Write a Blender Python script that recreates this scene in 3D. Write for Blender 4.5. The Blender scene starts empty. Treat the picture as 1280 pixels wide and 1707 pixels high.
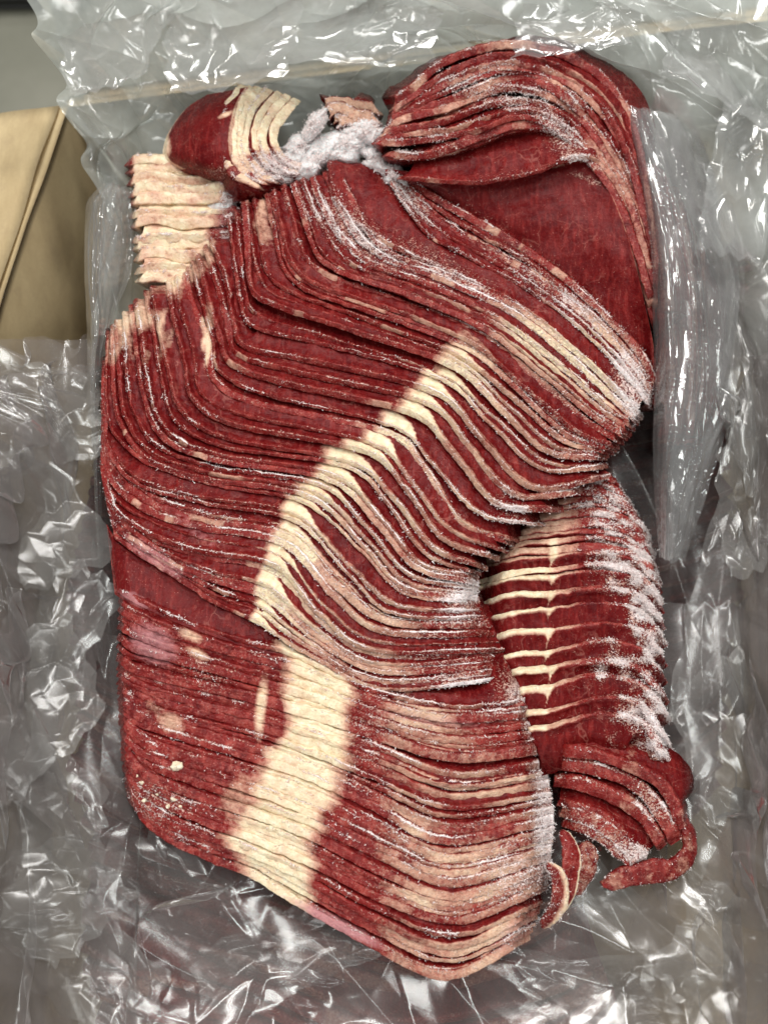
import bpy, math, random
import numpy as np
from mathutils import Vector

random.seed(7)
rng = np.random.default_rng(7)
sc = bpy.context.scene
COL = sc.collection

# ------------------------------------------------------------------ camera, world, lamps, exposure
HF = math.radians(40.0)
TILT = math.radians(14.0)
DIST = 0.44
TAN = math.tan(HF / 2)
CAM = np.array([0.0, -DIST * math.sin(TILT), DIST * math.cos(TILT)])
FWD = np.array([0.0, math.sin(TILT), -math.cos(TILT)])
RGT = np.array([1.0, 0.0, 0.0])
UPV = np.array([0.0, math.cos(TILT), math.sin(TILT)])
cd = bpy.data.cameras.new("camera")
cam = bpy.data.objects.new("camera", cd)
COL.objects.link(cam)
cam.location = CAM
cam.rotation_euler = (TILT, 0, 0)
cd.sensor_fit = 'HORIZONTAL'
cd.angle = HF
cd.clip_start = 0.01
cd.clip_end = 60
cd.dof.use_dof = True
cd.dof.focus_distance = DIST - 0.004
cd.dof.aperture_fstop = 11.0
sc.camera = cam

world = bpy.data.worlds.new("World")
sc.world = world
world.use_nodes = True
world.node_tree.nodes["Background"].inputs[0].default_value = (0.96, 0.98, 0.96, 1)
world.node_tree.nodes["Background"].inputs[1].default_value = 0.15


def area_lamp(name, loc, target, sx, sy, power, color):
    l = bpy.data.lights.new(name, 'AREA')
    l.shape = 'RECTANGLE'
    l.size = sx
    l.size_y = sy
    l.energy = power
    l.color = color
    o = bpy.data.objects.new(name, l)
    COL.objects.link(o)
    o.location = loc
    d = Vector(target) - Vector(loc)
    o.rotation_euler = d.to_track_quat('-Z', 'Y').to_euler()
    return o


area_lamp("area_strip", (0.9, 1.9, 2.6), (0, 0, 0), 1.6, 0.25, 74, (1.0, 0.98, 0.94))
area_lamp("area_strip", (-0.9, 1.3, 2.7), (0, 0, 0), 1.5, 0.25, 52, (1.0, 0.98, 0.94))
area_lamp("area_strip", (0.5, 0.35, 2.9), (0, 0, 0), 1.5, 0.25, 42, (0.98, 1.0, 0.96))
area_lamp("area_strip", (0.3, -1.5, 2.3), (0, 0, 0), 1.5, 0.12, 8, (1.0, 1.0, 0.97))  # weak front light, added so the film curtain catches bright streaks
area_lamp("area_strip", (-1.7, -0.2, 1.9), (0, 0, 0), 0.12, 1.5, 12, (1.0, 1.0, 0.97))  # side light, added for more streaks on the film
area_lamp("area_strip", (0.4, -2.1, 0.75), (0, 0, 0), 1.3, 0.14, 12, (1.0, 1.0, 0.98))  # added low in front to give reflections in the back curtain
area_lamp("area_strip", (-0.6, -2.0, 1.35), (0, 0, 0), 1.3, 0.14, 9, (1.0, 1.0, 0.98))  # second added front light, for curtain reflections too
area_lamp("panel_lamp", (0.25, 2.2, 1.3), (0, 0, 0), 0.5, 0.3, 16, (1.0, 1.0, 0.97))

sc.view_settings.view_transform = 'Standard'
sc.view_settings.look = 'None'
sc.view_settings.exposure = -0.12
sc.cycles.transparent_max_bounces = 32
sc.cycles.max_bounces = 8
sc.cycles.caustics_reflective = False
sc.cycles.caustics_refractive = False


def at(px, py, z):
    """World points on the camera ray through photo pixel (px, py) at height z (vectorised)."""
    px, py, z = np.broadcast_arrays(np.asarray(px, float), np.asarray(py, float), np.asarray(z, float))
    a = (px - 640) / 640 * TAN
    b = -(py - 853.5) / 640 * TAN
    r = FWD + a[..., None] * RGT + b[..., None] * UPV
    t = (z - CAM[2]) / r[..., 2]
    return CAM + r * t[..., None]


def to_px(P):
    q = P - CAM
    f = q @ FWD
    return 640 + (q @ RGT) / f / TAN * 640, 853.5 - (q @ UPV) / f / TAN * 640


# ------------------------------------------------------------------ numeric helpers
def _hash(ix, iy, iz, seed):
    h = (ix * 374761393 + iy * 668265263 + iz * 2147483647 + seed * 1274126177) & 0xFFFFFFFF
    h = ((h ^ (h >> 13)) * 1274126177) & 0xFFFFFFFF
    h = ((h ^ (h >> 16)) * 2246822519) & 0xFFFFFFFF
    return ((h ^ (h >> 15)) & 0xFFFF) / 65535.0


def vnoise(x, y, z=0.0, seed=0):
    x, y, z = np.broadcast_arrays(np.asarray(x, float), np.asarray(y, float), np.asarray(z, float))
    ix, iy, iz = np.floor(x).astype(np.int64), np.floor(y).astype(np.int64), np.floor(z).astype(np.int64)
    fx, fy, fz = x - ix, y - iy, z - iz
    fx, fy, fz = [f * f * (3 - 2 * f) for f in (fx, fy, fz)]
    r = 0
    for dx in (0, 1):
        for dy in (0, 1):
            for dz in (0, 1):
                w = (fx if dx else 1 - fx) * (fy if dy else 1 - fy) * (fz if dz else 1 - fz)
                r = r + w * _hash(ix + dx, iy + dy, iz + dz, seed)
    return r * 2 - 1


def fbm(x, y, z=0.0, seed=0, o=3):
    r, a = 0, 1.0
    for k in range(o):
        r = r + a * vnoise(x * 2 ** k, y * 2 ** k, np.asarray(z) * 2 ** k, seed + k * 17)
        a *= 0.5
    return r


def sstep(a, b, x):
    t = np.clip((x - a) / (b - a), 0, 1)
    return t * t * (3 - 2 * t)


def catmull(P, n):
    """n samples along a Catmull-Rom spline through rows of P (last axes arbitrary)."""
    P = np.asarray(P, float)
    k = len(P)
    E = np.concatenate([[2 * P[0] - P[1]], P, [2 * P[-1] - P[-2]]])
    u = np.linspace(0, k - 1, n)
    i = np.minimum(u.astype(int), k - 2)
    f = (u - i).reshape((-1,) + (1,) * (P.ndim - 1))
    a, b, c, d = E[i], E[i + 1], E[i + 2], E[i + 3]
    return 0.5 * (2 * b + (c - a) * f + (2 * a - 5 * b + 4 * c - d) * f ** 2 + (3 * b - a - 3 * c + d) * f ** 3)


def blobs(px, py, L):
    r = np.zeros(np.shape(px))
    for x, y, rx, ry, ang, s in L:
        c, q = math.cos(math.radians(ang)), math.sin(math.radians(ang))
        dx, dy = px - x, py - y
        u, v = (dx * c + dy * q) / rx, (-dx * q + dy * c) / ry
        r = np.maximum(r, s * np.exp(-(u * u + v * v) ** 1.5))
    return r


# ------------------------------------------------------------------ materials
def newmat(name):
    m = bpy.data.materials.new(name)
    m.use_nodes = True
    nt = m.node_tree
    nt.nodes.clear()
    return m, nt


def N(nt, t, **kw):
    n = nt.nodes.new(t)
    for k, v in kw.items():
        if k.startswith('i_'):
            key = k[2:]
            key = int(key) if key.isdigit() else key.replace('_', ' ')
            n.inputs[key].default_value = v
        else:
            setattr(n, k, v)
    return n


def ramp(nt, src, stops):
    r = nt.nodes.new('ShaderNodeValToRGB')
    e = r.color_ramp.elements
    e[0].position, e[0].color = stops[0][0], (*stops[0][1], 1)
    e[1].position, e[1].color = stops[-1][0], (*stops[-1][1], 1)
    for p, c in stops[1:-1]:
        x = e.new(p)
        x.color = (*c, 1)
    nt.links.new(src, r.inputs[0])
    return r.outputs[0]


def gray(a):
    return (a, a, a)


def noise_tex(nt, vec, scale, detail=4, rough=0.6, dist=0.0):
    n = N(nt, 'ShaderNodeTexNoise')
    n.inputs['Scale'].default_value = scale
    n.inputs['Detail'].default_value = detail
    n.inputs['Roughness'].default_value = rough
    n.inputs['Distortion'].default_value = dist
    nt.links.new(vec, n.inputs['Vector'])
    return n.outputs[0]


def math_n(nt, op, a, b=None, c=None, clamp=False):
    n = N(nt, 'ShaderNodeMath', operation=op, use_clamp=clamp)
    for i, s in enumerate((a, b, c)):
        if s is None:
            continue
        if isinstance(s, (int, float)):
            n.inputs[i].default_value = s
        else:
            nt.links.new(s, n.inputs[i])
    return n.outputs[0]


def mixc(nt, fac, a, b, blend='MIX'):
    n = N(nt, 'ShaderNodeMix', data_type='RGBA', blend_type=blend)
    for s, i in ((fac, 0), (a, 6), (b, 7)):
        if isinstance(s, (int, float)):
            n.inputs[i].default_value = s
        elif isinstance(s, tuple):
            n.inputs[i].default_value = (*s, 1)
        else:
            nt.links.new(s, n.inputs[i])
    return n.outputs[2]


def meat_material(name='meat'):
    """Lean / fat / frost driven by the per-vertex tissue map (r fat, g frost, b silverskin) plus fine noise."""
    m, nt = newmat(name)
    out = N(nt, 'ShaderNodeOutputMaterial')
    bs = N(nt, 'ShaderNodeBsdfPrincipled')
    tc = N(nt, 'ShaderNodeTexCoord')
    v = tc.outputs['Object']
    at_ = N(nt, 'ShaderNodeAttribute', attribute_name='tissue')
    sp = N(nt, 'ShaderNodeSeparateColor')
    nt.links.new(at_.outputs['Color'], sp.inputs[0])
    fat, frost, skin = sp.outputs[0], sp.outputs[1], sp.outputs[2]
    rim = at_.outputs['Alpha']
    n_big = noise_tex(nt, v, 70, 4, 0.6)
    n_mid = noise_tex(nt, v, 330, 5, 0.65)
    n_fine = noise_tex(nt, v, 760, 4, 0.7)
    n_gr = noise_tex(nt, v, 1250, 2, 0.7)
    # lean colour
    lean = ramp(nt, n_mid, [(0.28, (0.060, 0.002, 0.003)), (0.5, (0.118, 0.0050, 0.0055)), (0.74, (0.27, 0.024, 0.018))])
    lean = mixc(nt, ramp(nt, n_big, [(0.38, gray(0.05)), (0.66, gray(0.75))]), lean, (0.22, 0.012, 0.010))
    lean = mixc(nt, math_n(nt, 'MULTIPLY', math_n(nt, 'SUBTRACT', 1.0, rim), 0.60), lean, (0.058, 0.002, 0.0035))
    # fine fibre marbling
    vo = N(nt, 'ShaderNodeTexVoronoi', feature='DISTANCE_TO_EDGE')
    wv = N(nt, 'ShaderNodeVectorMath', operation='ADD')
    nz = N(nt, 'ShaderNodeTexNoise')
    nz.inputs['Scale'].default_value = 130
    nt.links.new(v, nz.inputs['Vector'])
    scv = N(nt, 'ShaderNodeVectorMath', operation='SCALE')
    scv.inputs['Scale'].default_value = 0.012
    nt.links.new(nz.outputs['Color'], scv.inputs[0])
    nt.links.new(v, wv.inputs[0])
    nt.links.new(scv.outputs[0], wv.inputs[1])
    nt.links.new(wv.outputs[0], vo.inputs['Vector'])
    vo.inputs['Scale'].default_value = 75
    vein = ramp(nt, vo.outputs['Distance'], [(0.0, gray(1)), (0.030, gray(0))])
    vein = math_n(nt, 'MULTIPLY', vein, ramp(nt, noise_tex(nt, v, 60, 2), [(0.48, gray(0)), (0.66, gray(0.75))]))
    lean = mixc(nt, math_n(nt, 'MULTIPLY', vein, 0.32), lean, (0.56, 0.24, 0.19))
    mpv = N(nt, 'ShaderNodeMapping')
    mpv.inputs['Scale'].default_value = (1.0, 0.16, 0.5)
    mpv.inputs['Rotation'].default_value = (0, 0, 0.6)
    nt.links.new(v, mpv.inputs[0])
    fib = noise_tex(nt, mpv.outputs[0], 520, 4, 0.6, 0.4)
    lean = mixc(nt, ramp(nt, fib, [(0.50, gray(0)), (0.72, gray(0.34))]), lean, (0.34, 0.040, 0.034))
    # reddish-pink patches on cut rims
    pk = math_n(nt, 'MULTIPLY', rim, ramp(nt, noise_tex(nt, v, 190, 3), [(0.50, gray(0)), (0.70, gray(0.5))]))
    lean = mixc(nt, pk, lean, (0.42, 0.085, 0.065))
    spk = ramp(nt, math_n(nt, 'ADD', math_n(nt, 'MULTIPLY', n_gr, 0.6), math_n(nt, 'MULTIPLY', n_mid, 0.4)), [(0.52, gray(0)), (0.62, gray(0.7))])
    flk = ramp(nt, noise_tex(nt, mpv.outputs[0], 900, 5, 0.75, 1.2), [(0.60, gray(0)), (0.70, gray(0.55))])
    lean = mixc(nt, math_n(nt, 'MULTIPLY', flk, ramp(nt, n_big, [(0.4, gray(0.1)), (0.62, gray(1))])), lean, (0.50, 0.17, 0.13))
    lean = mixc(nt, math_n(nt, 'MULTIPLY', spk, math_n(nt, 'MULTIPLY_ADD', rim, 0.30, 0.03)), lean, (0.58, 0.27, 0.23))
    # fat
    fatc = ramp(nt, n_mid, [(0.3, (0.57, 0.42, 0.27)), (0.5, (0.70, 0.585, 0.40)), (0.7, (0.79, 0.72, 0.55))])
    fatc = mixc(nt, ramp(nt, noise_tex(nt, v, 140, 3), [(0.46, gray(0)), (0.68, gray(0.35))]), fatc, (0.62, 0.34, 0.25))
    fatc = mixc(nt, ramp(nt, math_n(nt, 'ADD', fat, math_n(nt, 'MULTIPLY', n_big, 0.25)), [(0.68, gray(0.8)), (0.98, gray(0))]), fatc, mixc(nt, n_gr, (0.44, 0.15, 0.10), (0.72, 0.47, 0.35)))
    edge = math_n(nt, 'ADD', math_n(nt, 'MULTIPLY', n_mid, 0.55), math_n(nt, 'MULTIPLY', n_fine, 0.35))
    fm = math_n(nt, 'ADD', fat, math_n(nt, 'SUBTRACT', edge, 0.45))
    fmask = ramp(nt, fm, [(0.30, gray(0)), (0.68, gray(1))])
    colr = mixc(nt, fmask, lean, fatc)
    # pearly silverskin
    sm = ramp(nt, math_n(nt, 'ADD', skin, math_n(nt, 'SUBTRACT', edge, 0.45)), [(0.35, gray(0)), (0.75, gray(0.75))])
    colr = mixc(nt, sm, colr, (0.50, 0.24, 0.25))
    # frost grain
    gr = math_n(nt, 'ADD', math_n(nt, 'MULTIPLY', n_gr, 2.3), math_n(nt, 'MULTIPLY', n_mid, 0.9))
    fr = math_n(nt, 'SUBTRACT', math_n(nt, 'ADD', frost, gr), 1.6)
    frm = ramp(nt, fr, [(0.48, gray(0)), (0.78, gray(0.85))])
    fcol = mixc(nt, ramp(nt, frost, [(0.55, gray(0)), (0.95, gray(1))]), (0.60, 0.37, 0.30), (0.86, 0.82, 0.83))
    colr = mixc(nt, frm, colr, fcol)
    nt.links.new(colr, bs.inputs['Base Color'])
    rg = math_n(nt, 'ADD', math_n(nt, 'MULTIPLY', frm, 0.30), ramp(nt, n_fine, [(0.38, gray(0.13)), (0.60, gray(0.32))]))
    nt.links.new(rg, bs.inputs['Roughness'])
    bs.inputs['Subsurface Weight'].default_value = 0.08
    bs.inputs['Subsurface Radius'].default_value = (1.0, 0.25, 0.15)
    bs.inputs['Subsurface Scale'].default_value = 0.0015
    nt.links.new(math_n(nt, 'ADD', math_n(nt, 'MULTIPLY_ADD', rim, 0.14, 0.09), math_n(nt, 'MULTIPLY', frm, 0.3)), bs.inputs['Specular IOR Level'])
    h = math_n(nt, 'ADD', math_n(nt, 'MULTIPLY', n_fine, math_n(nt, 'MULTIPLY_ADD', rim, 0.6, 0.15)), math_n(nt, 'MULTIPLY', n_mid, 1.0))
    h = math_n(nt, 'ADD', h, math_n(nt, 'MULTIPLY', frm, 0.7))
    h = math_n(nt, 'ADD', h, math_n(nt, 'MULTIPLY', n_gr, math_n(nt, 'MULTIPLY_ADD', rim, 0.6, 0.1)))
    bp = N(nt, 'ShaderNodeBump')
    bp.inputs['Strength'].default_value = 0.8
    bp.inputs['Distance'].default_value = 0.00075
    nt.links.new(h, bp.inputs['Height'])
    nt.links.new(bp.outputs[0], bs.inputs['Normal'])
    nt.links.new(bs.outputs[0], out.inputs[0])
    return m


def frost_material():
    m, nt = newmat('frost')
    out = N(nt, 'ShaderNodeOutputMaterial')
    bs = N(nt, 'ShaderNodeBsdfPrincipled')
    tc = N(nt, 'ShaderNodeTexCoord')
    n = noise_tex(nt, tc.outputs['Object'], 900, 3)
    nt.links.new(ramp(nt, n, [(0.35, (0.88, 0.78, 0.76)), (0.65, (0.97, 0.96, 0.96))]), bs.inputs['Base Color'])
    bs.inputs['Roughness'].default_value = 0.3
    tr = N(nt, 'ShaderNodeBsdfTranslucent')
    tr.inputs[0].default_value = (0.86, 0.74, 0.72, 1)
    mx = N(nt, 'ShaderNodeMixShader')
    mx.inputs[0].default_value = 0.35
    nt.links.new(bs.outputs[0], mx.inputs[1])
    nt.links.new(tr.outputs[0], mx.inputs[2])
    nt.links.new(mx.outputs[0], out.inputs[0])
    return m


def film_material(name, milk=0.10, tint=(0.80, 0.82, 0.81), clear=0.97, rough=0.10, bump=0.35, gloss=1.15):
    """Thin clear polythene: mostly see-through, glossy, a little milky."""
    m, nt = newmat(name)
    out = N(nt, 'ShaderNodeOutputMaterial')
    tc = N(nt, 'ShaderNodeTexCoord')
    v = tc.outputs['Object']
    bp = N(nt, 'ShaderNodeBump')
    bp.inputs['Strength'].default_value = bump
    bp.inputs['Distance'].default_value = 0.002
    n1 = noise_tex(nt, v, 55, 4, 0.55, 0.6)
    nt.links.new(n1, bp.inputs['Height'])
    tr = N(nt, 'ShaderNodeBsdfTransparent')
    tr.inputs[0].default_value = (clear, clear, clear, 1)
    df = N(nt, 'ShaderNodeBsdfDiffuse')
    df.inputs[0].default_value = (*tint, 1)
    tl = N(nt, 'ShaderNodeBsdfTranslucent')
    tl.inputs[0].default_value = (*tint, 1)
    md = N(nt, 'ShaderNodeMixShader')
    md.inputs[0].default_value = 0.5
    nt.links.new(df.outputs[0], md.inputs[1])
    nt.links.new(tl.outputs[0], md.inputs[2])
    lw = N(nt, 'ShaderNodeLayerWeight')
    lw.inputs[0].default_value = 0.35
    haze = math_n(nt, 'MULTIPLY', ramp(nt, noise_tex(nt, v, 28, 4, 0.6), [(0.35, gray(0.55)), (0.7, gray(1.5))]), milk)
    haze = math_n(nt, 'ADD', haze, math_n(nt, 'MULTIPLY', lw.outputs['Facing'], milk * 1.6), clamp=True)
    m1 = N(nt, 'ShaderNodeMixShader')
    nt.links.new(haze, m1.inputs[0])
    nt.links.new(tr.outputs[0], m1.inputs[1])
    nt.links.new(md.outputs[0], m1.inputs[2])
    gl = N(nt, 'ShaderNodeBsdfGlossy')
    gl.inputs[0].default_value = (1, 1, 1, 1)
    gl.inputs['Roughness'].default_value = rough
    nt.links.new(bp.outputs[0], gl.inputs['Normal'])
    fr = N(nt, 'ShaderNodeFresnel')
    fr.inputs[0].default_value = 1.55
    nt.links.new(bp.outputs[0], fr.inputs['Normal'])
    # both faces of the film reflect
    f2 = math_n(nt, 'MULTIPLY', fr.outputs[0], gloss, clamp=True)
    f2 = math_n(nt, 'MINIMUM', f2, 0.75)
    m2 = N(nt, 'ShaderNodeMixShader')
    nt.links.new(f2, m2.inputs[0])
    nt.links.new(m1.outputs[0], m2.inputs[1])
    nt.links.new(gl.outputs[0], m2.inputs[2])
    nt.links.new(m2.outputs[0], out.inputs[0])
    return m


def cardboard_material():
    m, nt = newmat('kraft_cardboard')
    out = N(nt, 'ShaderNodeOutputMaterial')
    bs = N(nt, 'ShaderNodeBsdfPrincipled')
    tc = N(nt, 'ShaderNodeTexCoord')
    v = tc.outputs['Object']
    mp = N(nt, 'ShaderNodeMapping')
    mp.inputs['Scale'].default_value = (1, 0.25, 0.25)
    nt.links.new(v, mp.inputs[0])
    a = noise_tex(nt, mp.outputs[0], 60, 5, 0.65)
    b = noise_tex(nt, v, 700, 3, 0.6)
    c = ramp(nt, a, [(0.3, (0.32, 0.235, 0.12)), (0.7, (0.50, 0.39, 0.22))])
    c = mixc(nt, math_n(nt, 'MULTIPLY', b, 0.30), c, (0.20, 0.13, 0.07))
    c = mixc(nt, ramp(nt, noise_tex(nt, v, 35, 6, 0.75), [(0.50, gray(0)), (0.72, gray(0.5))]), c, (0.24, 0.17, 0.10))
    nt.links.new(c, bs.inputs['Base Color'])
    bs.inputs['Roughness'].default_value = 0.8
    bp = N(nt, 'ShaderNodeBump')
    bp.inputs['Strength'].default_value = 0.4
    bp.inputs['Distance'].default_value = 0.001
    nt.links.new(a, bp.inputs['Height'])
    nt.links.new(bp.outputs[0], bs.inputs['Normal'])
    nt.links.new(bs.outputs[0], out.inputs[0])
    return m


def plain(name, c1, c2, scale, rough):
    m, nt = newmat(name)
    out = N(nt, 'ShaderNodeOutputMaterial')
    bs = N(nt, 'ShaderNodeBsdfPrincipled')
    tc = N(nt, 'ShaderNodeTexCoord')
    n = noise_tex(nt, tc.outputs['Object'], scale, 6, 0.6)
    nt.links.new(ramp(nt, n, [(0.3, c1), (0.7, c2)]), bs.inputs['Base Color'])
    bs.inputs['Roughness'].default_value = rough
    bp = N(nt, 'ShaderNodeBump')
    bp.inputs['Distance'].default_value = 0.002
    nt.links.new(n, bp.inputs['Height'])
    nt.links.new(bp.outputs[0], bs.inputs['Normal'])
    nt.links.new(bs.outputs[0], out.inputs[0])
    return m


MEAT = meat_material()
FROST = frost_material()
FILM = film_material('clear_polythene', milk=0.19, tint=(0.42, 0.38, 0.37), gloss=0.65, rough=0.14, bump=0.06)
FILM_FOLD = film_material('folded_polythene', milk=0.16, tint=(0.50, 0.485, 0.465), gloss=0.6, rough=0.17, bump=0.06)
FILM_LIT = film_material('lit_polythene', milk=0.38, tint=(0.88, 0.93, 0.89), rough=0.10, bump=0.08)  # same bag film, milkier and paler: light on the back curtain put into colour
FILM_SIDE = film_material('pleated_polythene', milk=0.13, tint=(0.85, 0.86, 0.86), rough=0.12, bump=0.1)
CARD = cardboard_material()
CONC = plain('grey_floor', (0.09, 0.09, 0.065), (0.17, 0.165, 0.13), 5, 0.5)
DARK = plain('black_rubber', (0.010, 0.010, 0.011), (0.02, 0.02, 0.02), 9, 0.6)
CRUMB = plain('fat_crumb', (0.70, 0.55, 0.38), (0.85, 0.76, 0.60), 400, 0.5)


# ------------------------------------------------------------------ object helpers
def thing(name, label, cat, loc, group=None):
    o = bpy.data.objects.new(name, None)
    COL.objects.link(o)
    o.location = loc
    o.empty_display_size = 0.01
    o['label'] = label
    o['category'] = cat
    if group:
        o['group'] = group
    return o


def mesh_obj(name, V, F, mat, parent=None, attr=None, kind=None, smooth=True):
    V = np.asarray(V, float)
    me = bpy.data.meshes.new(name)
    F = np.asarray(F)
    nv, nf, k = len(V), len(F), F.shape[1]
    me.vertices.add(nv)
    me.loops.add(nf * k)
    me.polygons.add(nf)
    me.vertices.foreach_set('co', V.astype(np.float32).ravel())
    me.loops.foreach_set('vertex_index', F.astype(np.int32).ravel())
    me.polygons.foreach_set('loop_start', np.arange(0, nf * k, k, dtype=np.int32))
    me.polygons.foreach_set('loop_total', np.full(nf, k, dtype=np.int32))
    me.polygons.foreach_set('use_smooth', np.full(nf, smooth, dtype=bool))
    me.update(calc_edges=True)
    if attr is not None:
        a = me.attributes.new('tissue', 'FLOAT_COLOR', 'POINT')
        a.data.foreach_set('color', np.asarray(attr, np.float32).ravel())
    me.materials.append(mat)
    o = bpy.data.objects.new(name, me)
    COL.objects.link(o)
    if parent is not None:
        o.parent = parent
        # geometry is written in world coordinates; undo the parent's offset
        o.location = -parent.location
    if kind:
        o['kind'] = kind
    return o


def grid_faces(n, m, closed=False):
    """Quads of an n x m grid; second axis closed when asked."""
    i = np.arange(n - 1)[:, None]
    j = np.arange(m if closed else m - 1)[None, :]
    j2 = (j + 1) % m
    return np.stack([i * m + j, (i + 1) * m + j, (i + 1) * m + j2, i * m + j2], -1).reshape(-1, 4)


def needles(P, Nrm, size, spread=0.8):
    """Frost crystals: three-sided slivers standing on points P along Nrm."""
    n = len(P)
    d = Nrm + rng.normal(0, spread, (n, 3))
    d /= np.linalg.norm(d, axis=1, keepdims=True) + 1e-9
    t = np.cross(d, rng.normal(0, 1, (n, 3)))
    t /= np.linalg.norm(t, axis=1, keepdims=True) + 1e-9
    b = np.cross(d, t)
    L = (size * rng.uniform(0.4, 1.5, n))[:, None]
    w = L * rng.uniform(0.10, 0.26, n)[:, None]
    base = P - d * L * 0.2
    V = np.stack([base + t * w, base - t * w * 0.5 + b * w * 0.87, base - t * w * 0.5 - b * w * 0.87, base + d * L], 1)
    F = np.array([[0, 1, 3], [1, 2, 3], [2, 0, 3]])
    F = (np.arange(n)[:, None, None] * 4 + F).reshape(-1, 3)
    return V.reshape(-1, 3), F


def stack(name, label, keys, counts, T, paint, zfun, ns=260, tail=0.016, side=1, jit=0.12, end_drop=0.010,
          endw=0.10, frost_n=0, frost_size=0.0009, seed=0, smin=0.28, smax=0.95, rimw=0.55, jitz=0.0006,
          zshift=0.0, cat='meat', lipfrost=0.70, round_=0.38, drop=1.0, deep=0.85, border=None, wave=0.0012):
    """A shingled stack of slices. keys: cut-edge curves (photo pixels); the last slice lies lowest.
    side=+1: the open face of slice i runs towards slice i-1."""
    r = np.random.default_rng(seed + 100)
    K = np.asarray(keys, float)
    # interpolate between keys
    vs = []
    for k, c in enumerate(counts):
        vs += [k + q / c for q in range(c)]
    vs.append(len(counts))
    vs = np.array(vs)
    curves = np.stack([catmull(Kk, ns) for Kk in K])             # (nk, ns, 2)
    i = np.minimum(vs.astype(int), len(K) - 2)
    f = (vs - i)[:, None, None]
    C = curves[i] * (1 - f) + curves[i + 1] * f
    n = len(C)
    u = np.linspace(0, 1, ns)
    # irregular spacing and wavering edges
    step = np.zeros_like(C)
    step[1:] = C[1:] - C[:-1]
    step[0] = step[1]
    wob = r.normal(0, jit, (n, 1, 1)) + (jit * 1.1 * vnoise(u[None, :] * 5 + np.arange(n)[:, None] * 7.3, np.arange(n)[:, None] * 3.1, 0, seed))[..., None]
    wob[0] *= 0.3
    wob[-1] *= 0.3
    C = C + step * wob
    e = np.abs(2 * u - 1)
    ed = sstep(1 - endw, 1.0, e) ** 1.6
    Z = zfun(C[..., 0], C[..., 1], u[None, :], (vs / len(counts))[:, None]) - end_drop * ed[None, :] + zshift
    Z = Z + jitz * r.normal(0, 1, (n, 1)) + wave * 0.5 * vnoise(u[None, :] * 7 + np.arange(n)[:, None] * 0.45, np.arange(n)[:, None] * 0.35, 5, seed)
    P = at(C[..., 0], C[..., 1], Z)
    ref = np.zeros_like(P)
    if side > 0:
        ref[1:] = P[:-1] - P[1:]
        ref[0] = ref[1] if border is None else at(*catmull(border, ns).T, Z[0]) - P[0]
    else:
        ref[:-1] = P[1:] - P[:-1]
        ref[-1] = ref[-2] if border is None else at(*catmull(border, ns).T, Z[-1]) - P[-1]
    # direction perpendicular to the edge curve, pointing to the face side
    tan = np.gradient(P, axis=1)
    tan[..., 2] = 0
    tan /= np.linalg.norm(tan, axis=-1, keepdims=True) + 1e-12
    nx = np.stack([-tan[..., 1], tan[..., 0], np.zeros_like(tan[..., 0])], -1)
    sgn = np.sign(np.median((nx[..., :2] * ref[..., :2]).sum(-1)))
    nx *= sgn
    D = (nx[..., :2] * ref[..., :2]).sum(-1)
    ker = np.ones(15) / 15
    D = np.stack([np.convolve(np.pad(d, 7, 'edge'), ker, 'valid') for d in D])
    D = np.maximum(D, T * 0.6)
    nx = np.stack([np.stack([np.convolve(np.pad(nx[a, :, c], 7, 'edge'), ker, 'valid') for c in range(3)], -1) for a in range(n)])
    nx /= np.linalg.norm(nx, axis=-1, keepdims=True) + 1e-12
    Tb = T
    T = Tb * (1 + 0.22 * r.normal(0, 1, (n, 1)).clip(-1.6, 1.6) + 0.18 * vnoise(u[None, :] * 8, np.arange(n)[:, None] * 2.7, 0, seed + 4))
    s = np.clip(deep * T / D, smin, smax)
    T = T[..., None]
    sn = lambda q: math.sin(min(q, 1) * math.pi)
    c = np.sqrt(1 - s * s)
    zz = np.array([0, 0, 1.0])
    fdir = nx * c[..., None] - zz * s[..., None]                 # down the face
    rw = np.maximum(s, rimw)[..., None]
    E1 = P                                                         # front lower rim
    E0 = P + T * (nx * rw * 0.85 + zz * np.maximum(c, 0.30)[..., None] * 0.7)
    Tt = np.full(D.shape, tail) + D
    rings = []
    part = []                                                       # (rimness, face fraction, lip)
    def ring(p, rim_, face_, lip_):
        rings.append(p)
        part.append((rim_, face_, lip_))
    ring(E1 + fdir * Tt[..., None], 0, 1.5, 0)
    ring(E1 + fdir * (Tt * 0.4)[..., None], 0, 1.0, 0)
    ring(E1 + fdir * 0.0006 - zz * 0.0003, 0.6, 0, 0)
    bul = (E0 - E1)
    perp = -nx * 0.35 + zz * 0.65
    for q, b, l in ((0.0, 0.0, 0.5), (0.12, 0.09, 0.2), (0.5, 0.11, 0.0), (0.86, 0.09, 0.15), (0.98, 0.04, 1.0)):
        ring(E1 + bul * q + perp * (T * b * 1.3 * round_), 1, 0, l)
    ring(E0 + nx * T * 0.12 - zz * T * 0.05 * drop, 0.7, 0.0, 0.6)
    ring(E0 + nx * T * 0.26 - zz * T * 0.13 * drop, 0.2, 0.1, 0.0)
    for q in (0.3, 0.45, 0.62, 0.8, 1.0, 1.25):
        sag = -0.16 * T * sn(q) - 0.13 * T
        ring(E0 + fdir * (D * q)[..., None] + zz * sag, 0, q, 0)
    ring(E0 + fdir * Tt[..., None], 0, 1.5, 0)
    R = np.stack(rings, 2)                                         # (n, ns, ring, 3)
    nr = R.shape[2]
    rimness = np.array([p[0] for p in part])
    facef = np.array([p[1] for p in part])
    lip = np.array([p[2] for p in part])
    # lumpy relief
    amp = 0.00048
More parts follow.
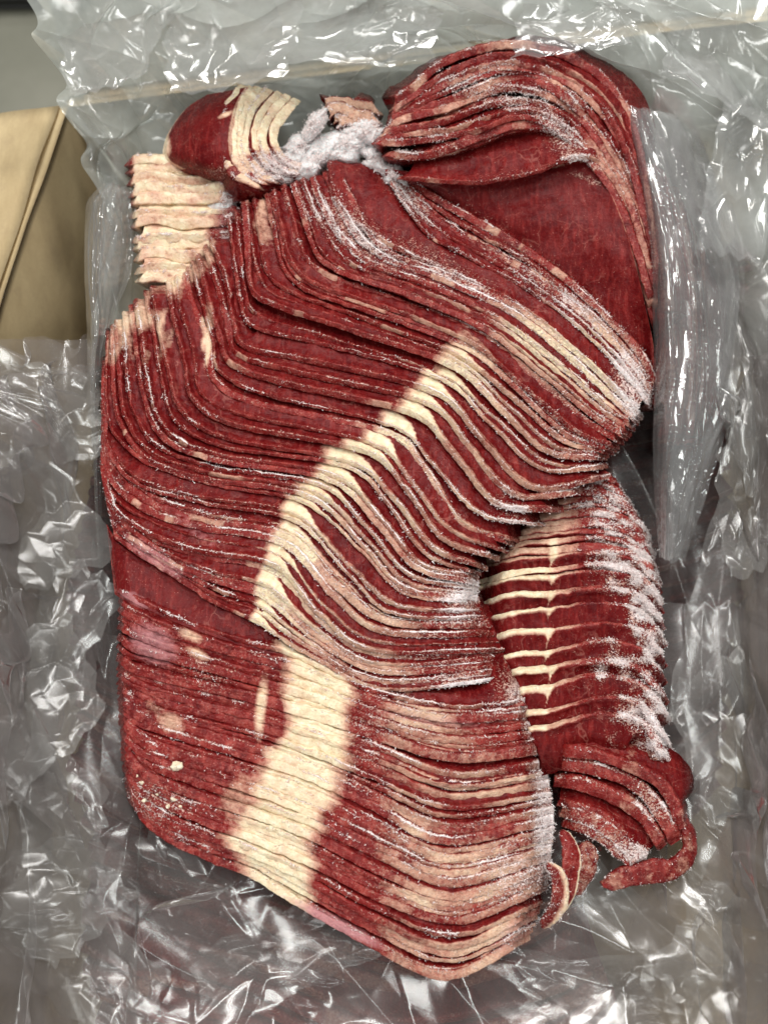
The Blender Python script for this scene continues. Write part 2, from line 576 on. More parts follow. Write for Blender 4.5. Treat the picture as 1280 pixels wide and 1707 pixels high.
    for ax in range(3):
        R[..., ax] += amp * fbm(R[..., 0] * 260, R[..., 1] * 260, R[..., 2] * 260 + np.arange(n)[:, None, None] * 1.7, seed + 31 * ax, 3) * (1.0 if ax == 2 else 0.7)
    R[..., 2] += 0.00014 * vnoise(R[..., 0] * 1000, R[..., 1] * 1000, R[..., 2] * 700, seed + 77)
    R[..., 1] += 0.00014 * vnoise(R[..., 0] * 900, R[..., 1] * 900, R[..., 2] * 700, seed + 78)
    px = np.broadcast_to(C[..., 0][:, :, None], R.shape[:3])
    py = np.broadcast_to(C[..., 1][:, :, None], R.shape[:3])
    pxf, pyf = to_px(R)
    # faces look up their own pixel, rims the pixel of the edge
    fat, frost, skin = paint(pxf, pyf, u[None, :, None], (vs / len(counts))[:, None, None],
                             rimness[None, None, :], facef[None, None, :], np.arange(n)[:, None, None])
    sh = R.shape[:3]
    kk = np.arange(n)[:, None, None]
    frost = frost + lipfrost * lip[None, None, :] * (0.65 + 0.9 * vnoise(u[None, :, None] * 26, kk * 4.7, 0, seed + 5)) * (0.7 + 0.6 * vnoise(kk * 2.3, 0.5, 0, seed + 6))
    frost = np.clip(frost + 0 * pxf, 0, 1)
    A = np.stack([np.broadcast_to(a, sh) for a in (fat, frost, skin, rimness[None, None, :])], -1)
    ctr = P[n // 2, ns // 2].copy()
    root = thing(name, label, cat, (float(ctr[0]), float(ctr[1]), -0.05))
    F = grid_faces(ns, nr, True)
    caps = []
    for base in (0, (ns - 1) * nr):
        idx = [base + q for q in range(nr)]
        for a in range(nr // 2 - 1):
            quad = [idx[a], idx[a + 1], idx[nr - 2 - a], idx[nr - 1 - a]]
            caps.append(quad if base else quad[::-1])
    F = np.concatenate([F, np.array(caps)])
    for k in range(n):
        mesh_obj('slice', R[k].reshape(-1, 3), F, MEAT, root, A[k].reshape(-1, 4))
    if frost_n:
        Av = A[..., 1]
        w = np.clip(Av - 0.30, 0, 1) ** 1.5 * (np.clip(facef, 0, 2) <= 1.0)[None, None, :]
        w[:, :, :2] = 0
        w = w.ravel()
        idx = r.choice(len(w), frost_n, p=w / w.sum())
        Q = R.reshape(-1, 3)[idx] + r.normal(0, 0.00035, (frost_n, 3))
        Vn, Fn = needles(Q, np.tile(np.array([[0, 0, 1.0]]), (frost_n, 1)), frost_size, 0.8)
        mesh_obj('frost', Vn, Fn, FROST, root, kind='stuff', smooth=False)
    return root, R, A


def flat_z(z, dome=0.0):
    return lambda px, py, u, v: z - dome * (2 * u - 1) ** 2 + 0 * px


def patch(name, top, bot, z0, z1, T, paint, parent, nu=110, nvv=46, bulge=0.0, seed=0):
    """A slice lying open: surface between two pixel curves at heights z0, z1, with thickness T."""
    a = catmull(top, nu)
    b = catmull(bot, nu)
    w = np.linspace(0, 1, nvv)
    C = a[:, None] * (1 - w[None, :, None]) + b[:, None] * w[None, :, None]
    u = np.linspace(0, 1, nu)[:, None]
    za = np.interp(u[:, 0], np.linspace(0, 1, len(z0)), z0)[:, None] if hasattr(z0, '__len__') else z0
    zb = np.interp(u[:, 0], np.linspace(0, 1, len(z1)), z1)[:, None] if hasattr(z1, '__len__') else z1
    Z = za * (1 - w) + zb * w + bulge * np.sin(w * math.pi) * np.sin(u * math.pi) ** 0.5
    Z = Z + 0.0016 * fbm(C[..., 0] * 0.010, C[..., 1] * 0.010, 0, seed, 4)
    P = at(C[..., 0], C[..., 1], Z)
    # edge rounds over
    e = np.minimum(np.minimum(u, 1 - u) * nu, np.minimum(w, 1 - w) * nvv)
    P[..., 2] -= T * 0.5 * np.clip(1 - e / 3, 0, 1) ** 2
    Q = P.copy()
    Q[..., 2] -= T
    V = np.concatenate([P.reshape(-1, 3), Q.reshape(-1, 3)])
    F1 = grid_faces(nu, nvv)
    n = nu * nvv
    F2 = F1[:, ::-1] + n
    border = [i * nvv for i in range(nu)] + [(nu - 1) * nvv + j for j in range(1, nvv)] + \
             [i * nvv + nvv - 1 for i in range(nu - 2, -1, -1)] + [j for j in range(nvv - 2, 0, -1)]
    border = np.array(border)
    nb = np.roll(border, -1)
    F3 = np.stack([border, nb, nb + n, border + n], 1)
    px, py = C[..., 0], C[..., 1]
    edge = (e < 3) * 1.0
    fat, fr, sk = paint(px, py, u, w[None, :], edge)
    sh = px.shape
    A = np.stack([np.broadcast_to(x, sh) for x in (fat, fr, sk, edge)], -1).reshape(-1, 4)
    return mesh_obj(name, V, np.concatenate([F1, F2, F3]), MEAT, parent, np.concatenate([A, A]))


# ------------------------------------------------------------------ the meat
# main fan (A)
KA = [
    [(655, 292), (700, 318), (760, 352), (830, 392), (890, 430), (950, 475), (1010, 530), (1060, 590), (1094, 660)],
    [(640, 285), (672, 335), (715, 385), (775, 422), (855, 465), (935, 520), (1003, 580), (1052, 635), (1088, 682)],
    [(565, 268), (588, 322), (628, 380), (680, 425), (765, 458), (880, 515), (975, 590), (1035, 650), (1075, 695)],
    [(475, 298), (497, 365), (520, 428), (570, 462), (660, 494), (800, 555), (905, 635), (985, 702), (1045, 738)],
    [(400, 330), (406, 400), (414, 465), (440, 503), (560, 545), (745, 612), (830, 685), (915, 756), (1012, 768)],
    [(350, 392), (376, 470), (385, 530), (412, 582), (540, 612), (727, 658), (800, 730), (890, 812), (1018, 795)],
    [(300, 452), (306, 505), (332, 575), (344, 645), (410, 690), (628, 738), (690, 790), (755, 882), (852, 922)],
    [(236, 487), (248, 550), (262, 630), (285, 705), (365, 748), (571, 783), (640, 850), (706, 930), (800, 962)],
    [(170, 555), (170, 640), (180, 720), (235, 780), (345, 813), (500, 842), (594, 924), (670, 996), (795, 1008)],
    [(166, 760), (172, 810), (192, 852), (252, 893), (335, 918), (455, 942), (530, 1025), (625, 1085), (838, 1085)],
    [(178, 850), (188, 880), (202, 907), (290, 965), (360, 1010), (430, 1042), (510, 1093), (640, 1152), (850, 1132)],
]
CA = [6, 1, 8, 7, 3, 5, 4, 6, 8, 7]


def paintA(px, py, u, v, rim, ff, k):
    n1 = vnoise(u * 22 + k * 5.1, k * 1.7, 0, 3)
    tip = 0.60 + 0.012 * vnoise(k * 1.3, 0.5, 0, 9)
    f = sstep(tip - 0.012, tip + 0.02, u)
    reach = 1 - sstep(0.0, 0.10 + 0.035 * vnoise(k * 2.9, 1.5, 0, 19), u - tip)                        # fat wedge on the face near the tip
    face = f * sstep(-0.02, 0.22, reach * 1.15 - ff)
    top = sstep(0.42, 0.25, v)                                    # upper slices: band lies further along
    band = blobs(px, py, [(985, 600, 130, 70, 50, 0.95), (905, 580, 110, 45, 40, 0.95)])
    rimf = f * (0.56 + 0.44 * np.exp(-((u - tip) / 0.085) ** 2) - 0.22 * sstep(0.88, 0.97, u) + 0.16 * n1)
    rimf = rimf * (1 - top) + top * np.maximum(band, 0.45 * sstep(0.5, 0.8, n1) * (u > .35))
    # tan patches on rims in the lean half
    rimf = np.maximum(rimf, 0.52 * sstep(0.42, 0.62, n1) * (u > 0.28) * (u < .6))
    ends = (0.62 + 0.75 * vnoise(px * 0.09 + py * 0.02, py * 0.03, k * 0.4, 44)) * blobs(px, py, [(225, 545, 85, 70, -40, 0.72), (300, 460, 110, 36, -42, 0.72), (345, 560, 16, 70, 0, 0.75), (430, 360, 50, 60, 0, 0.5), (480, 370, 80, 60, 0, 0.33)])
    fat = np.maximum(rim * rimf, face * (1 - top) * 0.95)
    lip = 0.45 * (ff > 0) * (ff < 0.3) * f * (1 - top)
    fat = np.maximum(fat, lip)
    fat = np.maximum(fat, ends)
    lowr = blobs(px, py, [(780, 1090, 90, 60, 0, 0.5)])
    fat = fat - lowr
    frost = 0.02 + 0.16 * rim + 0.22 * rim * f + 0.1 * rim * vnoise(u * 40, k * 3.3, 0, 5)
    frost = frost + blobs(px, py, [(590, 385, 120, 36, 35, 0.50), (740, 445, 130, 26, 30, 0.42), (680, 335, 60, 18, 45, 0.5), (1050, 640, 62, 26, 65, 0.70),
                                   (775, 1000, 50, 30, -30, 0.6), (810, 1142, 90, 14, 0, 0.8), (850, 850, 40, 30, 40, 0.4), (900, 470, 140, 26, 38, 0.35),
                                   (330, 850, 110, 40, 35, 0.15)])
    skin = blobs(px, py, [(320, 880, 90, 25, 35, 0.4), (260, 930, 80, 20, 35, 0.6)])
    return fat, np.clip(frost, 0, 1), skin


def zA(px, py, u, v):
    z = 0.002 + 0.004 * np.sin(np.clip(v, 0, 1) * 3.1) - 0.006 * (2 * u - 1) ** 4
    z = z - 0.006 * sstep(230, 165, px)
    for v0, a in ((0.3, 0.0030), (0.4, 0.0030), (0.6, 0.0015)):
        z = z + a * np.where(v <= v0 + 1e-6, np.exp(-np.abs(v0 - v) / 0.035), 0) * np.exp(-((u - 0.47) / 0.22) ** 2)
    return z


ROOTA, RA, AA = stack('meat_stack', 'large fan of frozen red slices crossed by a diagonal ridge of cream fat',
                      KA, CA, 0.0026, paintA, zA, ns=420, jit=0.30, seed=1, frost_n=26000, endw=0.07, end_drop=0.014, rimw=0.62)

# lower block (B)
KB = [
    [(196, 985), (225, 1003), (300, 1038), (400, 1072), (490, 1098), (620, 1155), (760, 1182), (893, 1170)],
    [(193, 1095), (228, 1120), (325, 1145), (420, 1166), (520, 1192), (633, 1228), (760, 1262), (908, 1252)],
    [(196, 1185), (235, 1215), (330, 1245), (430, 1275), (525, 1309), (625, 1356), (745, 1412), (925, 1378)],
    [(203, 1280), (235, 1325), (328, 1367), (420, 1400), (520, 1440), (640, 1500), (765, 1534), (915, 1478)],
    [(212, 1335), (255, 1388), (335, 1432), (420, 1466), (485, 1506), (605, 1575), (745, 1636), (885, 1568)],
]


def paintB(px, py, u, v, rim, ff, k):
    cx = np.interp(py, [1090, 1200, 1300, 1400, 1500], [535, 530, 500, 452, 470])
    hw = np.interp(py, [1090, 1200, 1300, 1400, 1500], [62, 52, 72, 72, 46])
    n1 = vnoise(u * 18 + k * 2.1, k * 0.9, 0, 13)
    d = np.abs(px - cx + 10 * vnoise(k * 0.7, 2.0, 0, 4)) / hw
    fat = 0.98 * (1 - sstep(0.40, 1.65, d)) + 0.12 * vnoise(k * 1.9, px * 0.02, 0, 7) * (d < 1.6)
    fat = np.maximum(fat, blobs(px, py, [(436, 1180, 13, 60, 5, 0.8), (400, 1330, 40, 60, 30, 0.5), (318, 1060, 28, 12, 25, 0.65), (330, 1090, 26, 10, 25, 0.7),
                                         (285, 1205, 30, 22, 25, 0.6), (255, 1180, 24, 16, 25, 0.4)]))
    rimp = rim * sstep(575, 680, px) * (0.50 + 0.22 * n1) * (1 - 0.65 * blobs(px, py, [(850, 1200, 80, 70, 0, 1), (600, 1300, 40, 40, 0, 0.8), (790, 1370, 60, 30, 0, 0.7)]))
    fat = np.maximum(fat, rimp)
    fat = fat - 0.35 * blobs(px, py, [(455, 1200, 16, 42, 0, 1.0)])
    frost = 0.03 + 0.04 * rim + 0.20 * rim * sstep(560, 660, px)
    frost = frost + blobs(px, py, [(912, 1350, 26, 170, 0, 0.60), (860, 1460, 60, 50, 0, 0.36), (330, 1120, 60, 25, 30, 0.3), (270, 1340, 70, 45, 30, 0.30), (895, 1200, 22, 40, 0, 0.5), (865, 1135, 50, 45, 0, 0.75),
                                   (600, 1230, 40, 70, 0, 0.22)])
    skin = blobs(px, py, [(255, 1075, 60, 40, 35, 0.65), (290, 1200, 60, 30, 25, 0.35), (560, 1540, 110, 14, 27, 0.8), (850, 1560, 70, 30, -30, 0.5), (720, 1200, 140, 14, 8, 0.5),
                          (720, 1450, 110, 20, 12, 0.3)])
    return fat, np.clip(frost, 0, 1), skin


def zB(px, py, u, v):
    return 0.001 + 0.003 * np.sin(v * 3.1) - 0.006 * v ** 4 - 0.004 * (2 * u - 1) ** 4


ROOTB = stack('meat_stack', 'tight block of upright slices with a broad cream fat band, lowest in the pile', KB, [7, 10, 11, 7], 0.0034,
      paintB, zB, ns=380, seed=2, frost_n=12000, lipfrost=0.62, round_=0.30, drop=0.6, wave=0.0008, endw=0.09, end_drop=0.020, smin=0.3, smax=0.96, rimw=0.8, jit=0.18, tail=0.02)

ROOTB = ROOTB[0]
patch('slice', [(176, 872), (200, 902), (290, 958), (385, 1016), (470, 1060), (560, 1105), (650, 1140), (760, 1155), (840, 1140)],
      [(190, 990), (225, 1012), (300, 1046), (400, 1080), (490, 1106), (560, 1134), (640, 1168), (760, 1190), (880, 1176)],
      [-.006, -.001, -.001, -.001, -.001, -.001, -.001, -.002, -.006], [-.004, .001, .001, .001, .001, .001, .001, .001, -.003], 0.003,
      lambda px, py, u, w, e: (0.30 * np.exp(-((w - 0.03) / 0.05) ** 2) + 0.5 * sstep(500, 560, px) * sstep(720, 660, px) + 0.0 * e, 0.08 + blobs(px, py, [(850, 1140, 70, 40, 0, .8)]),
                               blobs(px, py, [(225, 1000, 40, 14, 25, .6)])), ROOTB, seed=14)
# right stack (C): rims on the upper side
xC = [0, 60, 115, 200, 250, 290, 312]


def keyC(y, x0, x1, hump=0, drop=62):
    return [(x0, y + 22), (x0 + (917 - x0) * .5, y + 4), (917, y), (990, y - 8 - hump), (x1 - 55, y + 2 - hump), (x1 - 20, y + drop * 0.45), (x1, y + drop)]


KC = [keyC(770, 900, 1035, 0, 40), keyC(845, 880, 1085, 0, 50), keyC(911, 800, 1104), keyC(957, 790, 1108), keyC(1013, 790, 1112, 4),
      keyC(1085, 800, 1114, 6), keyC(1138, 830, 1118, 8), keyC(1207, 850, 1124, 12, 75)]


def paintC(px, py, u, v, rim, ff, k):
    left = sstep(930, 905, px)
    f = 0.90 * left * np.maximum(rim, sstep(0.30, 0.05, ff - 0.10 * vnoise(px * .02, k * 1.3, 0, 3))) * (v > .34)
    f = np.maximum(f, 0.92 * np.exp(-((px - 919 - 7 * vnoise(k * 2.1, 0.3, 0, 12) + 9 * ff) / (2.0 + 10 * (1 - np.clip(ff * 2.2, 0, 1)))) ** 2) * (v > .25) * (v < .92) * np.clip(1.25 - ff * 0.9 + 0.4 * vnoise(k * 1.7, 2.2, 0, 14), 0, 1))
    f = np.maximum(f, 0.60 * rim * sstep(1010, 930, px))
    frost = 0.02 + 0.08 * rim * (px > 930) + blobs(px, py, [(1045, 930, 75, 70, 60, 0.85), (1010, 850, 80, 50, 30, 0.6), (1080, 1030, 38, 110, -8, 0.85), (1040, 1110, 65, 45, -20, 0.8),
                                                      (1060, 1180, 60, 50, 30, 0.8), (1095, 1220, 30, 110, -10, 0.9), (1010, 1070, 40, 12, 0, 0.6), (980, 1150, 30, 10, 0, .4), (1035, 1216, 42, 7, -28, .8), (1065, 1262, 40, 26, 20, .65), (1000, 1250, 30, 12, 0, .35)])
    frost = frost * (0.72 + 0.6 * vnoise(px * 0.05, py * 0.07, k, 8))
    return f, np.clip(frost, 0, 1), 0 * px


stack('meat_stack', 'column of red slices under thick white frost beside the fan, on the right', KC, [7, 6, 3, 2, 2, 2, 2], 0.0030,
      paintC, lambda px, py, u, v: -0.010 - 0.004 * (1 - v) + 0 * px, ns=200, seed=3, side=-1, frost_n=30000, lipfrost=0.2, frost_size=0.0009, end_drop=0.02, endw=0.35, tail=0.014, jit=0.12,
      smin=0.25, smax=0.9, rimw=0.45)

# folded end of the right stack (D)
KD = [
    [(925, 1262), (980, 1266), (1033, 1282), (1086, 1308), (1112, 1340), (1126, 1385)],
    [(922, 1284), (972, 1290), (1033, 1308), (1072, 1335), (1099, 1375), (1118, 1410)],
    [(922, 1314), (978, 1324), (1028, 1345), (1063, 1372), (1084, 1402), (1098, 1420)],
    [(928, 1345), (985, 1362), (1020, 1386), (1045, 1410), (1058, 1428), (1066, 1440)],
    [(935, 1378), (975, 1392), (1005, 1410), (1025, 1428), (1040, 1440), (1048, 1452)],
]


def paintD(px, py, u, v, rim, ff, k):
    f = 0.22 + 0.2 * vnoise(u * 9 + k * 3, k, 0, 2) - 0.1 * (ff > .2)
    fr = 0.05 + blobs(px, py, [(1085, 1340, 50, 25, 40, 0.5), (1060, 1425, 60, 20, 20, 0.7), (1000, 1390, 80, 30, 35, 0.45), (960, 1275, 60, 20, 10, 0.2)])
    return f, fr, 0 * px + .2


stack('meat_stack', 'bundle of thick slices folded over below the frosted column', KD, [1, 1, 1, 2], 0.0050,
      paintD, lambda px, py, u, v: -0.013 - 0.008 * v + 0 * px, ns=120, seed=4, frost_n=3500, tail=0.010, jit=0.05, end_drop=0.006, endw=.25, smax=0.9, rimw=0.9)

# folded pile at the top right (G)
KG = [
    [(648, 185), (691, 153), (740, 112), (800, 90), (870, 82), (950, 105), (1020, 160), (1058, 260), (1089, 480)],
    [(640, 215), (690, 190), (760, 165), (850, 132), (915, 150), (965, 190), (1010, 255), (1050, 340), (1087, 500)],
    [(620, 238), (670, 240), (740, 232), (800, 215), (865, 195), (925, 212), (975, 262), (1034, 360), (1086, 520)],
    [(643, 275), (690, 280), (740, 272), (807, 248), (865, 228), (920, 222), (975, 268), (1035, 380), (1088, 540)],
    [(655, 296), (715, 303), (790, 303), (890, 285), (944, 269), (985, 266), (1015, 310), (1050, 410), (1091, 560)],
]


def paintG(px, py, u, v, rim, ff, k):
    n1 = vnoise(u * 14 + k * 4.1, k * 1.1, 0, 21)
    f = rim * (0.26 + 0.35 * n1)
    f = np.maximum(f, blobs(px, py, [(760, 180, 90, 22, -15, 0.62), (1030, 290, 30, 90, -25, 0.6), (660, 250, 40, 20, 0, 0.5)]) * (0.7 + .3 * n1))
    fr = 0.02 + 0.06 * rim + blobs(px, py, [(850, 160, 130, 34, 10, 0.42), (740, 240, 90, 30, 0, 0.25), (935, 225, 80, 26, 50, 0.55), (960, 265, 50, 9, 20, 0.6), (850, 290, 80, 8, -12, 0.3), (820, 112, 40, 12, 0, 0.35)])
    return f, fr, 0 * px


def zG(px, py, u, v):
    return 0.010 + 0.010 * np.sin(np.clip(u, 0, 1) * 3.14) - 0.004 * v - 0.006 * sstep(.6, 1, u)


stack('meat_stack', 'loose heap of folded slices with pale wavy edges at the top right', KG, [5, 4, 2, 1], 0.0034,
      paintG, zG, ns=260, seed=5, frost_n=9000, jit=0.28, tail=0.018, smin=0.2, rimw=0.5, endw=0.05, wave=.005, border=[(640, 172), (684, 138), (735, 98), (798, 74), (872, 68), (958, 92), (1030, 150), (1068, 255), (1096, 480)])


heap = bpy.data.objects['meat_stack.004']
patch('slice', [(640, 278), (716, 286), (800, 292), (890, 278), (944, 262), (990, 260), (1022, 320), (1056, 420), (1091, 575)],
      [(650, 320), (700, 350), (770, 400), (860, 450), (930, 500), (985, 540), (1030, 590), (1065, 630), (1094, 680)],
      [0.002, 0.004, 0.008, 0.011, 0.012, 0.012, 0.011, 0.008, 0.004], -0.008, 0.003,
      lambda px, py, u, w, e: (0.22 * e + 0.30 * np.exp(-((w - 0.04 - .02 * vnoise(px * .03, 0, 0, 2)) / 0.03) ** 2) * (vnoise(px * .04, py * .04, 0, 5) > -.1),
                               0.02 + blobs(px, py, [(905, 455, 160, 24, 38, 0.7), (760, 362, 90, 18, 33, 0.5), (985, 300, 40, 8, 20, .6)]), 0 * px), heap, bulge=0.001, seed=4)

# top-left roll (H)
KH = [
    [(413, 143), (393, 180), (384, 236), (398, 280), (441, 306)],
    [(456, 150), (424, 190), (415, 245), (436, 276), (480, 292)],
    [(502, 168), (472, 205), (462, 232), (480, 262), (520, 278)],
]


def paintH(px, py, u, v, rim, ff, k):
    f = 0.25 + 0.9 * rim * sstep(0.62, 0.5, u) + 0.45 * rim * sstep(.5, .62, u) * (vnoise(u * 12, k, 0, 2) > -0.2)
    fr = 0.15 + blobs(px, py, [(470, 275, 70, 30, 0, 0.7), (500, 230, 40, 40, 0, .35)])
    return np.clip(f, 0, 1), fr - 0.1, 0 * px


ROOTH, _, _ = stack('meat_roll', 'smooth red rounded bundle with curved cream fat ribs at the upper left', KH, [3, 3], 0.0042,
                    paintH, lambda px, py, u, v: 0.000 - 0.004 * v + 0.006 * np.sin(u * 3.14) + 0 * px, ns=120, seed=6, frost_n=6000, jit=0.05, end_drop=0.006, endw=.2, rimw=0.95, tail=0.01)
patch('slice', [(414, 141), (396, 176), (386, 236), (400, 283), (436, 306)],
      [(345, 155), (303, 183), (273, 232), (283, 270), (380, 305)],
      [0.000, 0.006, 0.008, 0.005, -0.002], [-0.006, -0.010, -0.012, -0.012, -0.008], 0.004,
      lambda px, py, u, w, e: (0.12 + 0.45 * e + blobs(px, py, [(376, 190, 16, 5, -25, .6), (278, 245, 8, 20, 0, .6)]), 0.05 + blobs(px, py, [(390, 290, 60, 14, 10, .4)]), 0 * px), ROOTH, bulge=0.006, seed=9)

# pale fat stack (J)
yJ = [272, 290, 306, 322, 340, 360, 376, 398, 414, 432, 448, 466]
KJ = []
for q, y in enumerate(yJ):
    x0 = 207 + q * 1.6
    b = 5 * math.sin(q * 1.9)
    KJ.append([(x0, y + 4), (x0 + 40, y + b * .5), (x0 + 90, y + 4 - b * .5), (x0 + 140, y + 2), (x0 + 205, y - 6)])


def paintJ(px, py, u, v, rim, ff, k):
    f = 0.95 * sstep(208, 228, px) * sstep(390, 345, px + 25 * vnoise(k * .9, 1, 0, 3))
    f = f * (0.80 + 0.22 * vnoise(px * 0.05, py * 0.1, k, 3))
    fr = 0.02 + 0.35 * sstep(335, 370, px)
    return f, fr, 0.12 + 0.3 * sstep(340, 370, px)


stack('meat_stack', 'short stack of slices with thick pale fat edges under the red bundle, far left', KJ, [1] * 11, 0.0050,
      paintJ, lambda px, py, u, v: -0.012 + 0.002 * v + 0 * px, ns=120, seed=7, frost_n=3000, jit=0.12, end_drop=0.012, round_=0.35, endw=0.14, rimw=0.95, smax=0.95, tail=0.02)

# little strips behind the snow (L)
KL = [[(536, 180), (560, 173), (590, 180), (640, 190)], [(545, 196), (565, 188), (590, 197), (640, 208)], [(560, 214), (580, 206), (600, 212), (640, 225)]]
stack('meat_stack', 'few pink slices poking out behind the snowy frost between the two heaps', KL, [1, 2], 0.004,
      lambda px, py, u, v, rim, ff, k: (0.5 * rim + 0.1, 0.3 + blobs(px, py, [(590, 225, 60, 20, -20, .7)]), 0 * px), flat_z(-0.002), ns=70, seed=8, frost_n=1500, rimw=.9, tail=.01)

# curled strip (E) and the two upright slices (F)
def ribbon_thing(name, label, pts, zs, w, T, tilt, paint, frost_n=0, ns=140, seed=0):
    C = catmull(pts, ns)
    Z = catmull(np.asarray(zs, float)[:, None], ns)[:, 0]
    P = at(C[:, 0], C[:, 1], Z)
    tan = np.gradient(P, axis=0)
    tan[:, 2] = 0
    tan /= np.linalg.norm(tan, axis=1, keepdims=True)
    nx = np.stack([-tan[:, 1], tan[:, 0], 0 * tan[:, 0]], 1)
    u = np.linspace(0, 1, ns)
    tt = np.interp(u, np.linspace(0, 1, len(tilt)), tilt)
    wd = np.stack([nx[:, 0] * np.cos(tt), nx[:, 1] * np.cos(tt), -np.sin(tt)], 1)
    th = np.stack([nx[:, 0] * np.sin(tt), nx[:, 1] * np.sin(tt), np.cos(tt)], 1)
    m = 16
    R = []
    ww = np.interp(u, np.linspace(0, 1, len(w)), w) * (1 - 0.7 * np.clip(np.abs(2 * u - 1) * 12 - 11, 0, 1))
    for q in range(m):
        a = 2 * math.pi * q / m
        ca, sa = math.cos(a), math.sin(a)
        ex = math.copysign(abs(ca) ** 0.5, ca)
        ey = math.copysign(abs(sa) ** 0.7, sa)
        R.append(P + wd * (ex * ww / 2)[:, None] + th * (ey * T / 2))
    R = np.stack(R, 1)
    for ax in range(3):
        R[..., ax] += 0.0005 * fbm(R[..., 0] * 240, R[..., 1] * 240, R[..., 2] * 240, seed + ax, 3)
    px, py = to_px(R)
    fat, fr, sk = paint(px, py, u[:, None], np.arange(m)[None, :] / m)
    sh = px.shape
    A = np.stack([np.broadcast_to(x, sh) for x in (fat, fr, sk, 0.6 + 0 * px)], -1)
    caps = []
    for base in (0, (ns - 1) * m):
        for a in range(m // 2 - 1):
            qd = [base + a, base + a + 1, base + m - 2 - a, base + m - 1 - a]
            caps.append(qd if base else qd[::-1])
    root = thing(name, label, 'meat', (float(P[ns // 2, 0]), float(P[ns // 2, 1]), -0.05))
    mesh_obj('slice', R.reshape(-1, 3), np.concatenate([grid_faces(ns, m, True), np.array(caps)]), MEAT, root, A.reshape(-1, 4))
    if frost_n:
        idx = rng.integers(0, R.reshape(-1, 3).shape[0], frost_n)
        Vn, Fn = needles(R.reshape(-1, 3)[idx] + rng.normal(0, .0004, (frost_n, 3)), np.tile([[0, 0, 1.0]], (frost_n, 1)), 0.0008)
        mesh_obj('frost', Vn, Fn, FROST, root, kind='stuff', smooth=False)
    return root


ribbon_thing('meat_strip', 'bright red strip curling round the bottom right corner of the pile',
             [(1128, 1352), (1145, 1385), (1148, 1422), (1122, 1448), (1090, 1452), (1050, 1460), (1002, 1476)],
             [-0.020, -0.022, -0.022, -0.022, -0.022, -0.023, -0.025], [.006, .009, .008, .009, .0100, .009, .006], 0.0036, [0.5, 0.9, 0.7, 0.3, 0.3, .3, .3],
             lambda px, py, u, q: (0.25 + 0.2 * vnoise(u * 14, q * 6, 0, 3), 0.15, 0.25 * (q > .5)), 300, seed=3)
ribbon_thing('meat_strip', 'dark slice with thin cream rim standing just right of the lower block',
             [(938, 1384), (952, 1420), (950, 1462), (940, 1498), (924, 1526)], [-.014, -.012, -.013, -.015, -.022], [.004, .0075, .009, .0085, .004], 0.0022, [0.3, 0.4, 0.4, 0.4],
             lambda px, py, u, q: (0.9 * ((q < 0.14) | (q > 0.9)) + 0 * px, 0.1, 0 * px), 200, seed=5)
ribbon_thing('meat_strip', 'short pink slice with frayed fat wedged between the lower block and the dark slice',
             [(912, 1440), (930, 1460), (934, 1495), (925, 1520), (905, 1548)], [-.012, -.010, -.011, -.013, -.022], [.003, .006, .008, .007, .004], 0.0022, [0.3, 0.4, 0.4, 0.4],
             lambda px, py, u, q: (0.55 * ((q < 0.2) | (q > 0.85)) + 0.25 + 0 * px, 0.35, 0 * px), 500, seed=6)
ribbon_thing('meat_strip', 'brownish scrap of meat in the dark hollow left of the curled red strip',
             [(962, 1408), (975, 1430), (968, 1460), (955, 1488)], [-.024, -.022, -.022, -.026], [.008, .012, .010, .006], 0.005, [0.3, 0.4, 0.5],
             lambda px, py, u, q: (0.35 + 0 * px, 0.4, 0 * px), 400, seed=7)


# slices standing beyond the right inner bag, and the layer of meat under the film
def paintU(px, py, u, v, rim, ff, k):
    return 0.08 + 0.32 * rim * (vnoise(u * 9 + k, k * 2.2, 0, 6) > 0.1), 0.05 + 0 * px, 0.25 + 0 * px


KR = [
    [(1060, 195), (1095, 200), (1125, 250), (1150, 330), (1165, 430), (1170, 560), (1168, 700)],
    [(1040, 240), (1075, 250), (1105, 310), (1128, 400), (1140, 500), (1145, 620), (1140, 740)],
    [(1010, 300), (1045, 330), (1075, 400), (1098, 480), (1105, 560), (1108, 660), (1095, 742)],
]
stack('meat_stack', 'slices in the neighbouring bag seen through the pleated film on the right', KR, [3, 3], 0.0036, paintU,
      lambda px, py, u, v: -0.030 + 0.012 * v + 0 * px, ns=110, seed=12, tail=0.012, end_drop=0.01, rimw=.7)
KU = [
    [(110, 1290), (250, 1350), (420, 1400), (640, 1450), (860, 1440), (1010, 1400)],
    [(150, 1430), (260, 1490), (430, 1550), (650, 1620), (820, 1600), (960, 1540)],
    [(130, 1580), (270, 1650), (440, 1700), (650, 1780), (860, 1760), (1040, 1690)],
    [(170, 1760), (270, 1820), (440, 1880), (660, 1940), (850, 1930), (980, 1860)],
]
stack('meat_stack', 'dark red layer of slices lying beneath the film at the bottom', KU, [5, 4, 5], 0.0060, paintU,
      lambda px, py, u, v: -0.060 + 0 * px, ns=120, seed=14, tail=0.012, end_drop=0.012, rimw=.7, wave=.008, jit=.4)
KU2 = [
    [(330, 440), (450, 470), (640, 500), (900, 490), (1120, 460), (1260, 430)],
    [(160, 760), (350, 780), (640, 790), (900, 780), (1120, 740), (1210, 700)],
    [(110, 1000), (350, 1030), (640, 1060), (900, 1060), (1120, 1040), (1240, 1000)],
    [(130, 1250), (350, 1390), (640, 1400), (900, 1400), (1120, 1380), (1200, 1310)],
]
